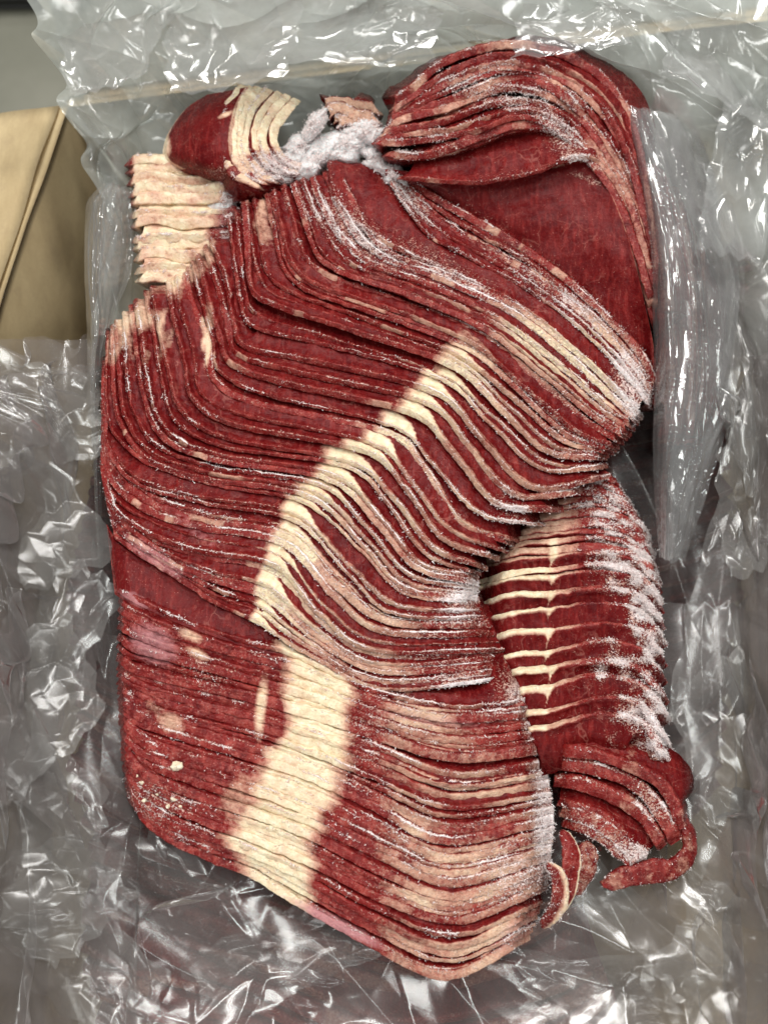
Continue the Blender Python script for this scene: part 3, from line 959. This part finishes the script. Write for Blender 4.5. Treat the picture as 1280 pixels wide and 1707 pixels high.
stack('meat_stack', 'dark slices in the shaded gap underneath the pile, seen at its right edge', KU2, [9, 10, 10], 0.0040, paintU,
      lambda px, py, u, v: -0.066 + 0 * px, ns=120, seed=15, tail=0.012, end_drop=0.012, rimw=.7, wave=.003)

# snowy frost between the heaps (K)
def snow_lump(cx, cy, rx, ry, ang, z, hgt, parent, seed):
    nu, nv_ = 60, 40
    a = np.linspace(0, 2 * math.pi, nu, endpoint=False)[None, :]
    rr = np.linspace(0.02, 1, nv_)[:, None]
    c, q = math.cos(math.radians(ang)), math.sin(math.radians(ang))
    wob = 1.15 + 0.5 * vnoise(np.cos(a) * 2.2 + seed, np.sin(a) * 2.2, seed, 3)
    X = rr * np.cos(a) * rx * 1.1 * wob
    Y = rr * np.sin(a) * ry * 1.3 * wob
    PX = cx + X * c - Y * q
    PY = cy + X * q + Y * c
    Zv = z + hgt * 0.7 * (1 - rr ** 2) - 0.006 * rr ** 4 + 0.0024 * fbm(PX * 0.09, PY * 0.09, seed, 5, 4) * (1.1 - rr)
    P = at(PX, PY, Zv)
    V = P.reshape(-1, 3)
    F = grid_faces(nv_, nu, True)
    o = mesh_obj('frost_lump', V, F[:, ::-1], SNOW, parent)
    return V


SNOW, snt = newmat('snowy_frost')
so = N(snt, 'ShaderNodeOutputMaterial')
sb = N(snt, 'ShaderNodeBsdfPrincipled')
stc = N(snt, 'ShaderNodeTexCoord')
sn = noise_tex(snt, stc.outputs['Object'], 420, 5, 0.7)
snt.links.new(ramp(snt, sn, [(0.30, (0.62, 0.50, 0.49)), (0.45, (0.82, 0.78, 0.78)), (0.6, (0.92, 0.92, 0.93))]), sb.inputs['Base Color'])
sb.inputs['Roughness'].default_value = 0.35
sb.inputs['Subsurface Weight'].default_value = 0.4
sb.inputs['Subsurface Scale'].default_value = 0.004
sb.inputs['Subsurface Radius'].default_value = (1, .7, .7)
sbp = N(snt, 'ShaderNodeBump')
sbp.inputs['Distance'].default_value = 0.0015
snt.links.new(noise_tex(snt, stc.outputs['Object'], 900, 4, 0.75), sbp.inputs['Height'])
snt.links.new(sbp.outputs[0], sb.inputs['Normal'])
snt.links.new(sb.outputs[0], so.inputs[0])
c0 = at(560, 250, -0.004)
KROOT = thing('frost_patch', 'loose snowy frost packed in the hollow between the two upper heaps', 'frost', tuple(map(float, c0)))
lumps = [(470, 285, 52, 14, -10, -0.004, .003), (530, 262, 48, 20, -28, -0.003, .004), (575, 238, 45, 20, -20, -0.003, .004), (608, 218, 28, 20, 0, -0.002, .004),
         (630, 265, 26, 22, 30, -0.003, .003), (522, 205, 12, 22, 30, 0.002, .005), (655, 290, 30, 12, 40, -.001, .003), (500, 246, 30, 14, -30, -.003, .003),
         (375, 330, 34, 22, -60, -0.012, .002)]
allv = []
for q, l in enumerate(lumps):
    allv.append(snow_lump(*l, KROOT, q + 1))
allv = np.concatenate(allv)
idx = rng.integers(0, len(allv), 9000)
Vn, Fn = needles(allv[idx] + rng.normal(0, .0006, (9000, 3)), np.tile([[0, 0, 1.0]], (9000, 1)), 0.0011, 0.9)
mesh_obj('frost', Vn, Fn, FROST, KROOT, kind='stuff', smooth=False)


# fat crumbs
def crumb(px, py, z, s, label, seed):
    n, m = 10, 14
    th = np.linspace(0.05, math.pi - 0.05, n)[:, None]
    ph = np.linspace(0, 2 * math.pi, m, endpoint=False)[None, :]
    d = np.stack([np.sin(th) * np.cos(ph), np.sin(th) * np.sin(ph), np.cos(th) + 0 * ph], -1)
    r = s * (1 + 0.55 * vnoise(d[..., 0] * 1.7 + seed, d[..., 1] * 1.7, d[..., 2] * 1.7, seed))
    P = at(px, py, z) + d * r[..., None] * np.array([1, 0.8, 0.6])
    o = mesh_obj('fat_crumb', P.reshape(-1, 3), grid_faces(n, m, True)[:, ::-1], CRUMB)
    o['label'] = label
    o['category'] = 'crumb'
    o['group'] = 'fat crumbs on the lower block'


crumb(296, 1279, 0.0035, 0.0024, 'largest cream crumb of fat lying on the lower left of the block', 1)
crumb(345, 1302, 0.0025, 0.0011, 'flat pale crumb right of the largest crumb on the block', 2)
crumb(232, 1293, 0.001, 0.0011, 'long pale crumb nearest the left edge of the lower block', 3)
for q, (x, y, s) in enumerate([(279, 1318, .0009), (290, 1332, .0012), (272, 1310, .0007), (298, 1320, .0008), (240, 1335, .0011), (236, 1305, .0009), (322, 1340, .0009), (300, 1345, .0007),
                               (280, 1345, .0009), (262, 1325, .0006)]):
    crumb(x, y, 0.0015, s, 'tiny pale crumb in the loose scatter below the largest crumb', 10 + q)


# ------------------------------------------------------------------ plastic film
def tri(x):
    return 2 * np.abs(x - np.floor(x + 0.5))


def crumple(x, y, seed, scale=1.0, layers=6, creases=60, wid=0.0030, arange=None, ch=0.0007, facet=0.085):
    """Film relief (about 1 unit = 1 m): broad facets from triangle waves plus long narrow creases."""
    r = np.random.default_rng(seed)
    h = np.zeros(np.shape(x))
    for k in range(layers):
        a = r.uniform(0, math.pi)
        f = scale * (r.uniform(14, 34) if k < 4 else r.uniform(45, 90))
        wx = x + 0.010 * vnoise(x * 14, y * 14, k, seed)
        wy = y + 0.010 * vnoise(x * 14, y * 14, k + 50, seed)
        g = sstep(-0.25, 0.5, vnoise(x * scale * 11, y * scale * 11, k * 3.3, seed + k))
        h = h + (1.0 if k < 4 else 0.12) * g * tri(f * (math.cos(a) * wx + math.sin(a) * wy) + r.uniform()) / f * facet
    X0, X1, Y0, Y1 = x.min(), x.max(), y.min(), y.max()
    for k in range(creases):
        cx, cy = r.uniform(X0, X1), r.uniform(Y0, Y1)
        a = r.uniform(0, math.pi) if arange is None else r.uniform(*arange)
        L = r.uniform(0.015, 0.07)
        dx, dy = x - cx, y - cy
        al = dx * math.cos(a) + dy * math.sin(a)
        ac = -dx * math.sin(a) + dy * math.cos(a) + r.uniform(-6, 6) * al * al
        w = wid * r.uniform(0.5, 1.4)
        h = h + r.choice([-1, 1]) * r.uniform(0.2, 1.0) * ch * np.exp(-np.abs(ac) / w) * np.exp(-(al / L) ** 4)
    return h


def film(name, fn, nu, nv_, mat, parent, amp=0.5, seed=0, scale=1.0, normal_amp=None, edge=0.0, **kw):
    u = np.linspace(0, 1, nu)[:, None]
    v = np.linspace(0, 1, nv_)[None, :]
    P = fn(u, v)
    du = np.gradient(P, axis=0)
    dv = np.gradient(P, axis=1)
    nn = np.cross(du, dv)
    nn /= np.linalg.norm(nn, axis=-1, keepdims=True) + 1e-12
    # lengths for isotropic folds
    L0 = np.linalg.norm(du, axis=-1).mean() * nu
    L1 = np.linalg.norm(dv, axis=-1).mean() * nv_
    h = crumple(u * L0 + 0 * v, v * L1 + 0 * u, seed, scale, **kw)
    wob = edge * (vnoise(u * 9, v * 9, 0, seed + 3) * 1.2)
    P = P + wob[..., None] * (du / (np.linalg.norm(du, axis=-1, keepdims=True) + 1e-9) + dv / (np.linalg.norm(dv, axis=-1, keepdims=True) + 1e-9))
    P = P + nn * ((h - h.mean()) * amp * np.sign(np.median(nn[..., 2])))[..., None]
    return mesh_obj(name, P.reshape(-1, 3), grid_faces(nu, nv_), mat, parent, smooth=True)


def lerp_rows(rows, u):
    """rows: control rows of 3-D points -> smooth interpolation along u"""
    return rows


def surface(ctrl, nu, nv_):
    """Smooth surface through a control net of 3-D points (rows x cols)."""
    ctrl = np.asarray(ctrl, float)
    a = catmull(ctrl, nu)                    # nu x cols x 3
    b = catmull(np.swapaxes(a, 0, 1), nv_)    # nv x nu x 3
    return np.swapaxes(b, 0, 1)


def film_net(name, net, nu, nv_, mat, parent, **kw):
    """net rows of (px, py, z)"""
    net = np.asarray(net, float)
    W = at(net[..., 0], net[..., 1], net[..., 2])
    S = surface(W, nu, nv_)
    return film(name, lambda u, v: S, nu, nv_, mat, parent, **kw)


BAG = thing('liner_bag', 'large clear crumpled plastic bag lining the cardboard box under and behind the meat', 'plastic bag', (0, 0, -0.075))
# floor and near sides of the liner
net = []
for py, zs in [(560, (-0.010, -0.045, -0.050, -0.052, -0.052, -0.050, -0.045, -0.010)),
               (800, (-0.010, -0.045, -0.050, -0.052, -0.052, -0.050, -0.045, -0.010)),
               (1050, (-0.008, -0.040, -0.050, -0.052, -0.052, -0.050, -0.045, -0.012)),
               (1300, (-0.004, -0.036, -0.048, -0.050, -0.050, -0.046, -0.040, -0.010)),
               (1500, (-0.002, -0.034, -0.044, -0.046, -0.046, -0.042, -0.034, -0.006)),
               (1660, (0.000, -0.030, -0.040, -0.042, -0.042, -0.038, -0.028, 0.000)),
               (1850, (0.005, -0.015, -0.025, -0.030, -0.030, -0.025, -0.015, 0.005))]:
    net.append([(x, py, z) for x, z in zip((-80, 90, 240, 480, 760, 1000, 1180, 1370), zs)])
film_net('bag_bottom', net, 560, 560, FILM, BAG, amp=1.0, seed=21, scale=1.0, edge=.004, ch=.0005, creases=35)
net2 = [[(x, y + 25 * math.sin(x * .01), z + 0.010) for (x, y, z) in row] for row in net[2:]]
film_net('bag_fold', net2, 320, 400, FILM, BAG, amp=1.0, seed=33, scale=1.0, edge=.008, creases=22, ch=.0005)
# back curtain rising at the top
cur = [[(20, -60, 0.040), (240, -60, 0.045), (480, -60, 0.045), (760, -60, 0.045), (1030, -60, 0.04), (1350, -60, 0.045)],
       [(75, 80, 0.010), (260, 60, 0.012), (490, 60, 0.010), (760, 20, 0.012), (1050, 60, 0.015), (1360, 90, 0.03)],
       [(125, 210, -0.012), (280, 150, -0.014), (500, 140, -0.016), (760, 75, -0.008), (1060, 160, -0.004), (1370, 240, 0.012)],
       [(165, 330, -0.030), (290, 260, -0.035), (500, 240, -0.038), (770, 200, -0.038), (1090, 330, -0.035), (1360, 440, -0.002)],
       [(150, 560, -0.060), (300, 560, -0.060), (520, 560, -0.060), (780, 560, -0.060), (1150, 600, -0.060), (1360, 620, -0.012)]]
film_net('bag_wall', cur, 420, 640, FILM_LIT, BAG, amp=1.0, seed=45, scale=0.7, creases=80, arange=(-0.7, 0.7), ch=0.0018, wid=.002, edge=.004, facet=.13)
cur2 = [[(x + 10, y + 6, z - 0.012) for (x, y, z) in row] for row in cur]
film_net('bag_wall', cur2, 360, 560, FILM_LIT, BAG, amp=1.0, seed=58, scale=0.9, creases=60, arange=(-0.8, 0.8), ch=0.0018, wid=.002, edge=.008, facet=.15)
# hanging side on the right and left
rs = [[(1060, 420, -0.06), (1190, 430, -0.030), (1260, 430, 0.00), (1370, 430, 0.012)],
      [(1060, 600, -0.06), (1180, 610, -0.042), (1250, 600, -0.008), (1370, 600, 0.010)],
      [(1060, 800, -0.06), (1180, 800, -0.046), (1250, 800, -0.014), (1370, 800, 0.010)],
      [(1060, 1000, -0.06), (1190, 1000, -0.040), (1250, 1000, -0.018), (1370, 1000, 0.008)],
      [(1060, 1250, -0.06), (1200, 1250, -0.035), (1260, 1250, -0.014), (1370, 1250, 0.008)],
      [(1060, 1500, -0.045), (1190, 1500, -0.026), (1260, 1500, -0.010), (1370, 1500, 0.008)],
      [(1060, 1780, -0.035), (1190, 1780, -0.02), (1260, 1780, -0.005), (1370, 1780, 0.008)]]
film_net('bag_wall', rs, 520, 180, FILM, BAG, amp=1.0, seed=71, scale=1.0, arange=(-0.5, 0.9), edge=.008, facet=.06)
ls = [[(-60, 590, 0.000), (30, 578, -0.010), (105, 550, -0.022), (250, 560, -0.055)],
      [(-60, 720, 0.005), (30, 720, -0.008), (100, 722, -0.02), (250, 720, -0.055)],
      [(-60, 900, 0.005), (20, 900, -0.010), (90, 900, -0.024), (250, 900, -0.055)],
      [(-60, 1100, 0.005), (20, 1100, -0.010), (90, 1110, -0.024), (260, 1110, -0.055)],
      [(-60, 1350, 0.005), (20, 1350, -0.010), (90, 1350, -0.02), (250, 1350, -0.045)],
      [(-60, 1780, 0.005), (20, 1780, -0.005), (90, 1780, -0.015), (250, 1780, -0.035)]]
film_net('bag_wall', ls, 520, 180, FILM, BAG, amp=1.0, seed=83, scale=1.0, edge=.008, facet=.08)
ls2 = [[(x + 6 + 10 * math.sin(y * .02), y + (70 if q == 0 else 0), z + 0.006) for (x, y, z) in row] for q, row in enumerate(ls[:5])]
film_net('bag_fold', ls2, 420, 160, FILM, BAG, amp=1.0, seed=97, scale=1.4, edge=.014, facet=.10)
rs2 = [[(x + 14 + 10 * math.sin(y * .013), y, z + 0.007) for (x, y, z) in row] for row in rs[1:6]]
film_net('bag_fold', rs2, 420, 160, FILM, BAG, amp=1.0, seed=101, scale=1.4, arange=(-0.6, 0.6), edge=.014, facet=.10)

def loose_sheet(cx, cy, w, h, ang, z, seed, mat, slope=0.0):
    # a turned-over tongue of film lying on the liner, with a wandering free edge
    r = np.random.default_rng(seed)
    n = 150
    u = np.linspace(-1, 1, n)[:, None]
    v = np.linspace(-1, 1, n)[None, :]
    c, q = math.cos(math.radians(ang)), math.sin(math.radians(ang))
    sk = r.uniform(-0.35, 0.35, 4)
    X = w / 2 * (v + sk[0] * u + sk[1] * u * v + 0.10 * tri(u * 1.7 + seed) )
    Y = h / 2 * (u + sk[2] * v + sk[3] * u * v + 0.10 * tri(v * 1.9 + seed * .7))
    PX, PY = cx + X * c - Y * q, cy + X * q + Y * c
    S = at(PX, PY, z + slope * u + 0.0025 * vnoise(u * 1.3 + seed, v * 1.3, seed, 4))
    film('bag_fold', lambda a, b: S, n, n, mat, BAG, amp=1.0, seed=seed, scale=0.8, facet=0.11, layers=5, creases=6, wid=.0018, ch=.00045, edge=.0008)


for q, a in enumerate([(60, 690, 170, 150, 5, -.010), (50, 860, 150, 200, -12, -.009), (90, 1030, 120, 190, 14, -.016), (50, 1160, 170, 190, -8, -.009),
                       (70, 1340, 190, 170, 10, -.010), (60, 1500, 200, 180, -20, -.010), (150, 1610, 230, 170, 15, -.022), (310, 1500, 230, 120, 20, -.035),
                       (470, 1590, 260, 110, -10, -.034), (1010, 1560, 280, 150, 12, -.033), (1225, 1420, 150, 190, -4, -.026), (1060, 1660, 330, 120, 4, -.026),
                       (1210, 1600, 180, 190, 20, -.015), (1215, 1010, 110, 300, 6, -.020), (1250, 800, 120, 240, -8, -.008), (1235, 620, 110, 240, 5, -.008),
                       (1215, 1230, 130, 220, -6, -.018)]):
    loose_sheet(a[0], a[1], a[2] * 1.2, a[3] * 1.15, a[4] * 2.0, a[5], 200 + q, FILM_FOLD)
for q, a in enumerate([(180, 50, 180, 180, 12, .020), (380, 60, 220, 150, -10, .020), (600, 45, 240, 120, 6, .020), (1185, 80, 150, 190, -6, .014), (1240, 280, 130, 280, 6, .012),
                       (960, 30, 200, 110, 8, .024)]):
    loose_sheet(*a, 240 + q, FILM_SIDE)

# inner bag turned down round the main pile
INNER = thing('inner_bag', 'narrow clear pleated bag sides standing close along both edges of the meat pile', 'plastic bag', (0, 0, -0.055))


def pleats(name, net, nu, nv_, seed, amp=0.0016, nfold=3.3):
    net = np.asarray(net, float)
    W = at(net[..., 0], net[..., 1], net[..., 2])
    S = surface(W, nu, nv_)
    u = np.linspace(0, 1, nu)[:, None]
    v = np.linspace(0, 1, nv_)[None, :]
    ph = v * nfold + 0.9 * vnoise(u * 2.2, v * 2.4, 0, seed) + 0.5 * vnoise(u * 7, v * 2, 4, seed)
    S = S + np.array([0.25, 0, 1.0]) * (amp * (tri(ph) - 0.5) + 0.6 * amp * (tri(ph * 2.37 + 0.4 * vnoise(u * 5, v * 2, 3, seed)) - .5))[..., None]
    S = S + np.array([0, 0, 1.0]) * (0.3 * (crumple(u * .2 + 0 * v, v * .05 + 0 * u, seed, 2.0, 6, 9, arange=(-.15, .15))))[..., None]
    return mesh_obj(name, S.reshape(-1, 3), grid_faces(nu, nv_), FILM_SIDE, INNER, smooth=False)


right = [[(1028, 160, 0.008), (1050, 175, 0.012), (1080, 182, 0.010), (1115, 190, 0.004), (1150, 215, -0.01)],
         [(1052, 260, 0.004), (1075, 270, 0.014), (1105, 280, 0.012), (1145, 290, 0.004), (1190, 300, -0.01)],
         [(1078, 400, 0.002), (1100, 400, 0.016), (1130, 400, 0.012), (1175, 400, 0.004), (1228, 400, -0.008)],
         [(1086, 560, -0.002), (1110, 560, 0.016), (1145, 560, 0.010), (1185, 560, 0.004), (1228, 560, -0.006)],
         [(1088, 720, -0.006), (1110, 720, 0.012), (1140, 720, 0.010), (1170, 720, 0.002), (1200, 720, -0.008)],
         [(1090, 820, -0.010), (1106, 820, 0.004), (1125, 830, 0.004), (1145, 830, 0.000), (1168, 820, -0.01)],
         [(1098, 930, -0.018), (1104, 930, -0.006), (1112, 935, -0.005), (1122, 930, -0.008), (1135, 925, -0.018)]]
pleats('bag_side', right, 420, 120, 5)
right2 = [[(x + 8, y + 4, z - 0.006) for (x, y, z) in row] for row in right]
pleats('bag_side', right2, 300, 90, 8, nfold=5)
left = [[(168, 322, -0.015), (180, 312, -0.006), (196, 312, -0.008), (222, 320, -0.018)],
        [(150, 350, -0.015), (166, 350, -0.004), (190, 350, -0.008), (222, 355, -0.018)],
        [(146, 450, -0.015), (162, 450, -0.002), (190, 450, -0.010), (220, 450, -0.020)],
        [(150, 540, -0.018), (160, 560, -0.004), (172, 560, -0.012), (186, 545, -0.020)],
        [(152, 700, -0.020), (158, 700, -0.010), (164, 700, -0.014), (170, 700, -0.022)],
        [(166, 965, -0.030), (168, 960, -0.026), (170, 958, -0.026), (173, 962, -0.030)]]
pleats('bag_side', left, 360, 70, 11, amp=0.0014, nfold=4)
pleats('bag_side', [[(x - 5, y - 6, z - 0.004) for (x, y, z) in row] for row in left[:5]], 260, 50, 15, amp=0.0014, nfold=3)


# ------------------------------------------------------------------ cardboard box, floor
def slab(name, quad, T, parent, bulge=0.0, n=24, axis=(0, 0, 1), mat=None, seed=0):
    """quad: 4 world corners (a,b,c,d); board with thickness along its normal."""
    a, b, c, d = [np.asarray(q, float) for q in quad]
    u = np.linspace(0, 1, n)[:, None, None]
    v = np.linspace(0, 1, n)[None, :, None]
    P = (a * (1 - u) + b * u) * (1 - v) + (d * (1 - u) + c * u) * v
    nn = np.cross(b - a, d - a)
    nn /= np.linalg.norm(nn)
    P = P + nn * (bulge * np.sin(u * math.pi) * np.sin(v * math.pi) + 0.0012 * vnoise(u * 5, v * 5, 0, seed))
    Q = P - nn * T
    V = np.concatenate([P.reshape(-1, 3), Q.reshape(-1, 3)])
    F1 = grid_faces(n, n)
    N_ = n * n
    border = [i * n for i in range(n)] + [(n - 1) * n + j for j in range(1, n)] + [i * n + n - 1 for i in range(n - 2, -1, -1)] + [j for j in range(n - 2, 0, -1)]
    border = np.array(border)
    nb = np.roll(border, -1)
    F3 = np.stack([border, nb, nb + N_, border + N_], 1)
    return mesh_obj(name, V, np.concatenate([F1, F1[:, ::-1] + N_, F3]), mat or CARD, parent)


BOX = thing('cardboard_box', 'open brown cardboard carton holding the bagged meat, one corner bare at the upper left', 'box', (0, 0, -0.13))
zt = -0.034
A1 = at(112, 178, zt); A2 = at(-60, 700, zt); A3 = at(-90, 1900, zt)
B1 = at(1330, 25, zt); B3 = at(1430, 1900, zt)
zb = -0.125


def low(p, dx=0.0, dy=0.0):
    return np.array([p[0] + dx, p[1] + dy, zb])


slab('wall', (A1, A2, low(A2, .02), low(A1, .02, -0.006)), 0.004, BOX, 0.004, seed=1)
slab('wall', (A2 + [0, -.001, 0], A3, low(A3, .01), low(A2, .02)), 0.004, BOX, 0.0, seed=2)
slab('wall', (B1, A1, low(A1, .02), low(B1)), 0.004, BOX, 0.0, seed=3)
slab('wall', (B3, B1, low(B1), low(B3)), 0.004, BOX, 0.0, seed=4)
slab('wall', (A3, B3, low(B3), low(A3)), 0.004, BOX, 0.0, seed=5)
slab('bottom', (low(A1), low(A3, -.02), low(B3, .02), low(B1)), 0.004, BOX, 0.0, seed=6)
slab('flap', (A1 + [-.004, .001, .001], A1 + [-.15, .012, -.05], A2 + [-.15, -.03, -.045], A2 + [-.004, 0, .001]), 0.004, BOX, 0.006, seed=7)
slab('flap', (B1 + [0, .0045, .0], A1 + [.008, .0045, .0], A1 + [.012, .07, -.12], B1 + [0, .07, -.12]), 0.004, BOX, 0.003, seed=8)

fl = 3.0
g = mesh_obj('floor', [(-fl, -fl, -0.40), (fl, -fl, -0.40), (fl, fl, -0.40), (-fl, fl, -0.40)], [[0, 1, 2, 3]], CONC)
g['kind'] = 'structure'
mt = slab('floor_mat', (np.array([-1.4, 0.545, -0.385]), np.array([-0.27, 0.575, -0.385]), np.array([-0.27, 1.3, -0.385]), np.array([-1.4, 1.3, -0.385])), 0.012, None, 0, mat=DARK)
mt['label'] = 'black mat on the floor at the far top left corner'
mt['category'] = 'mat'
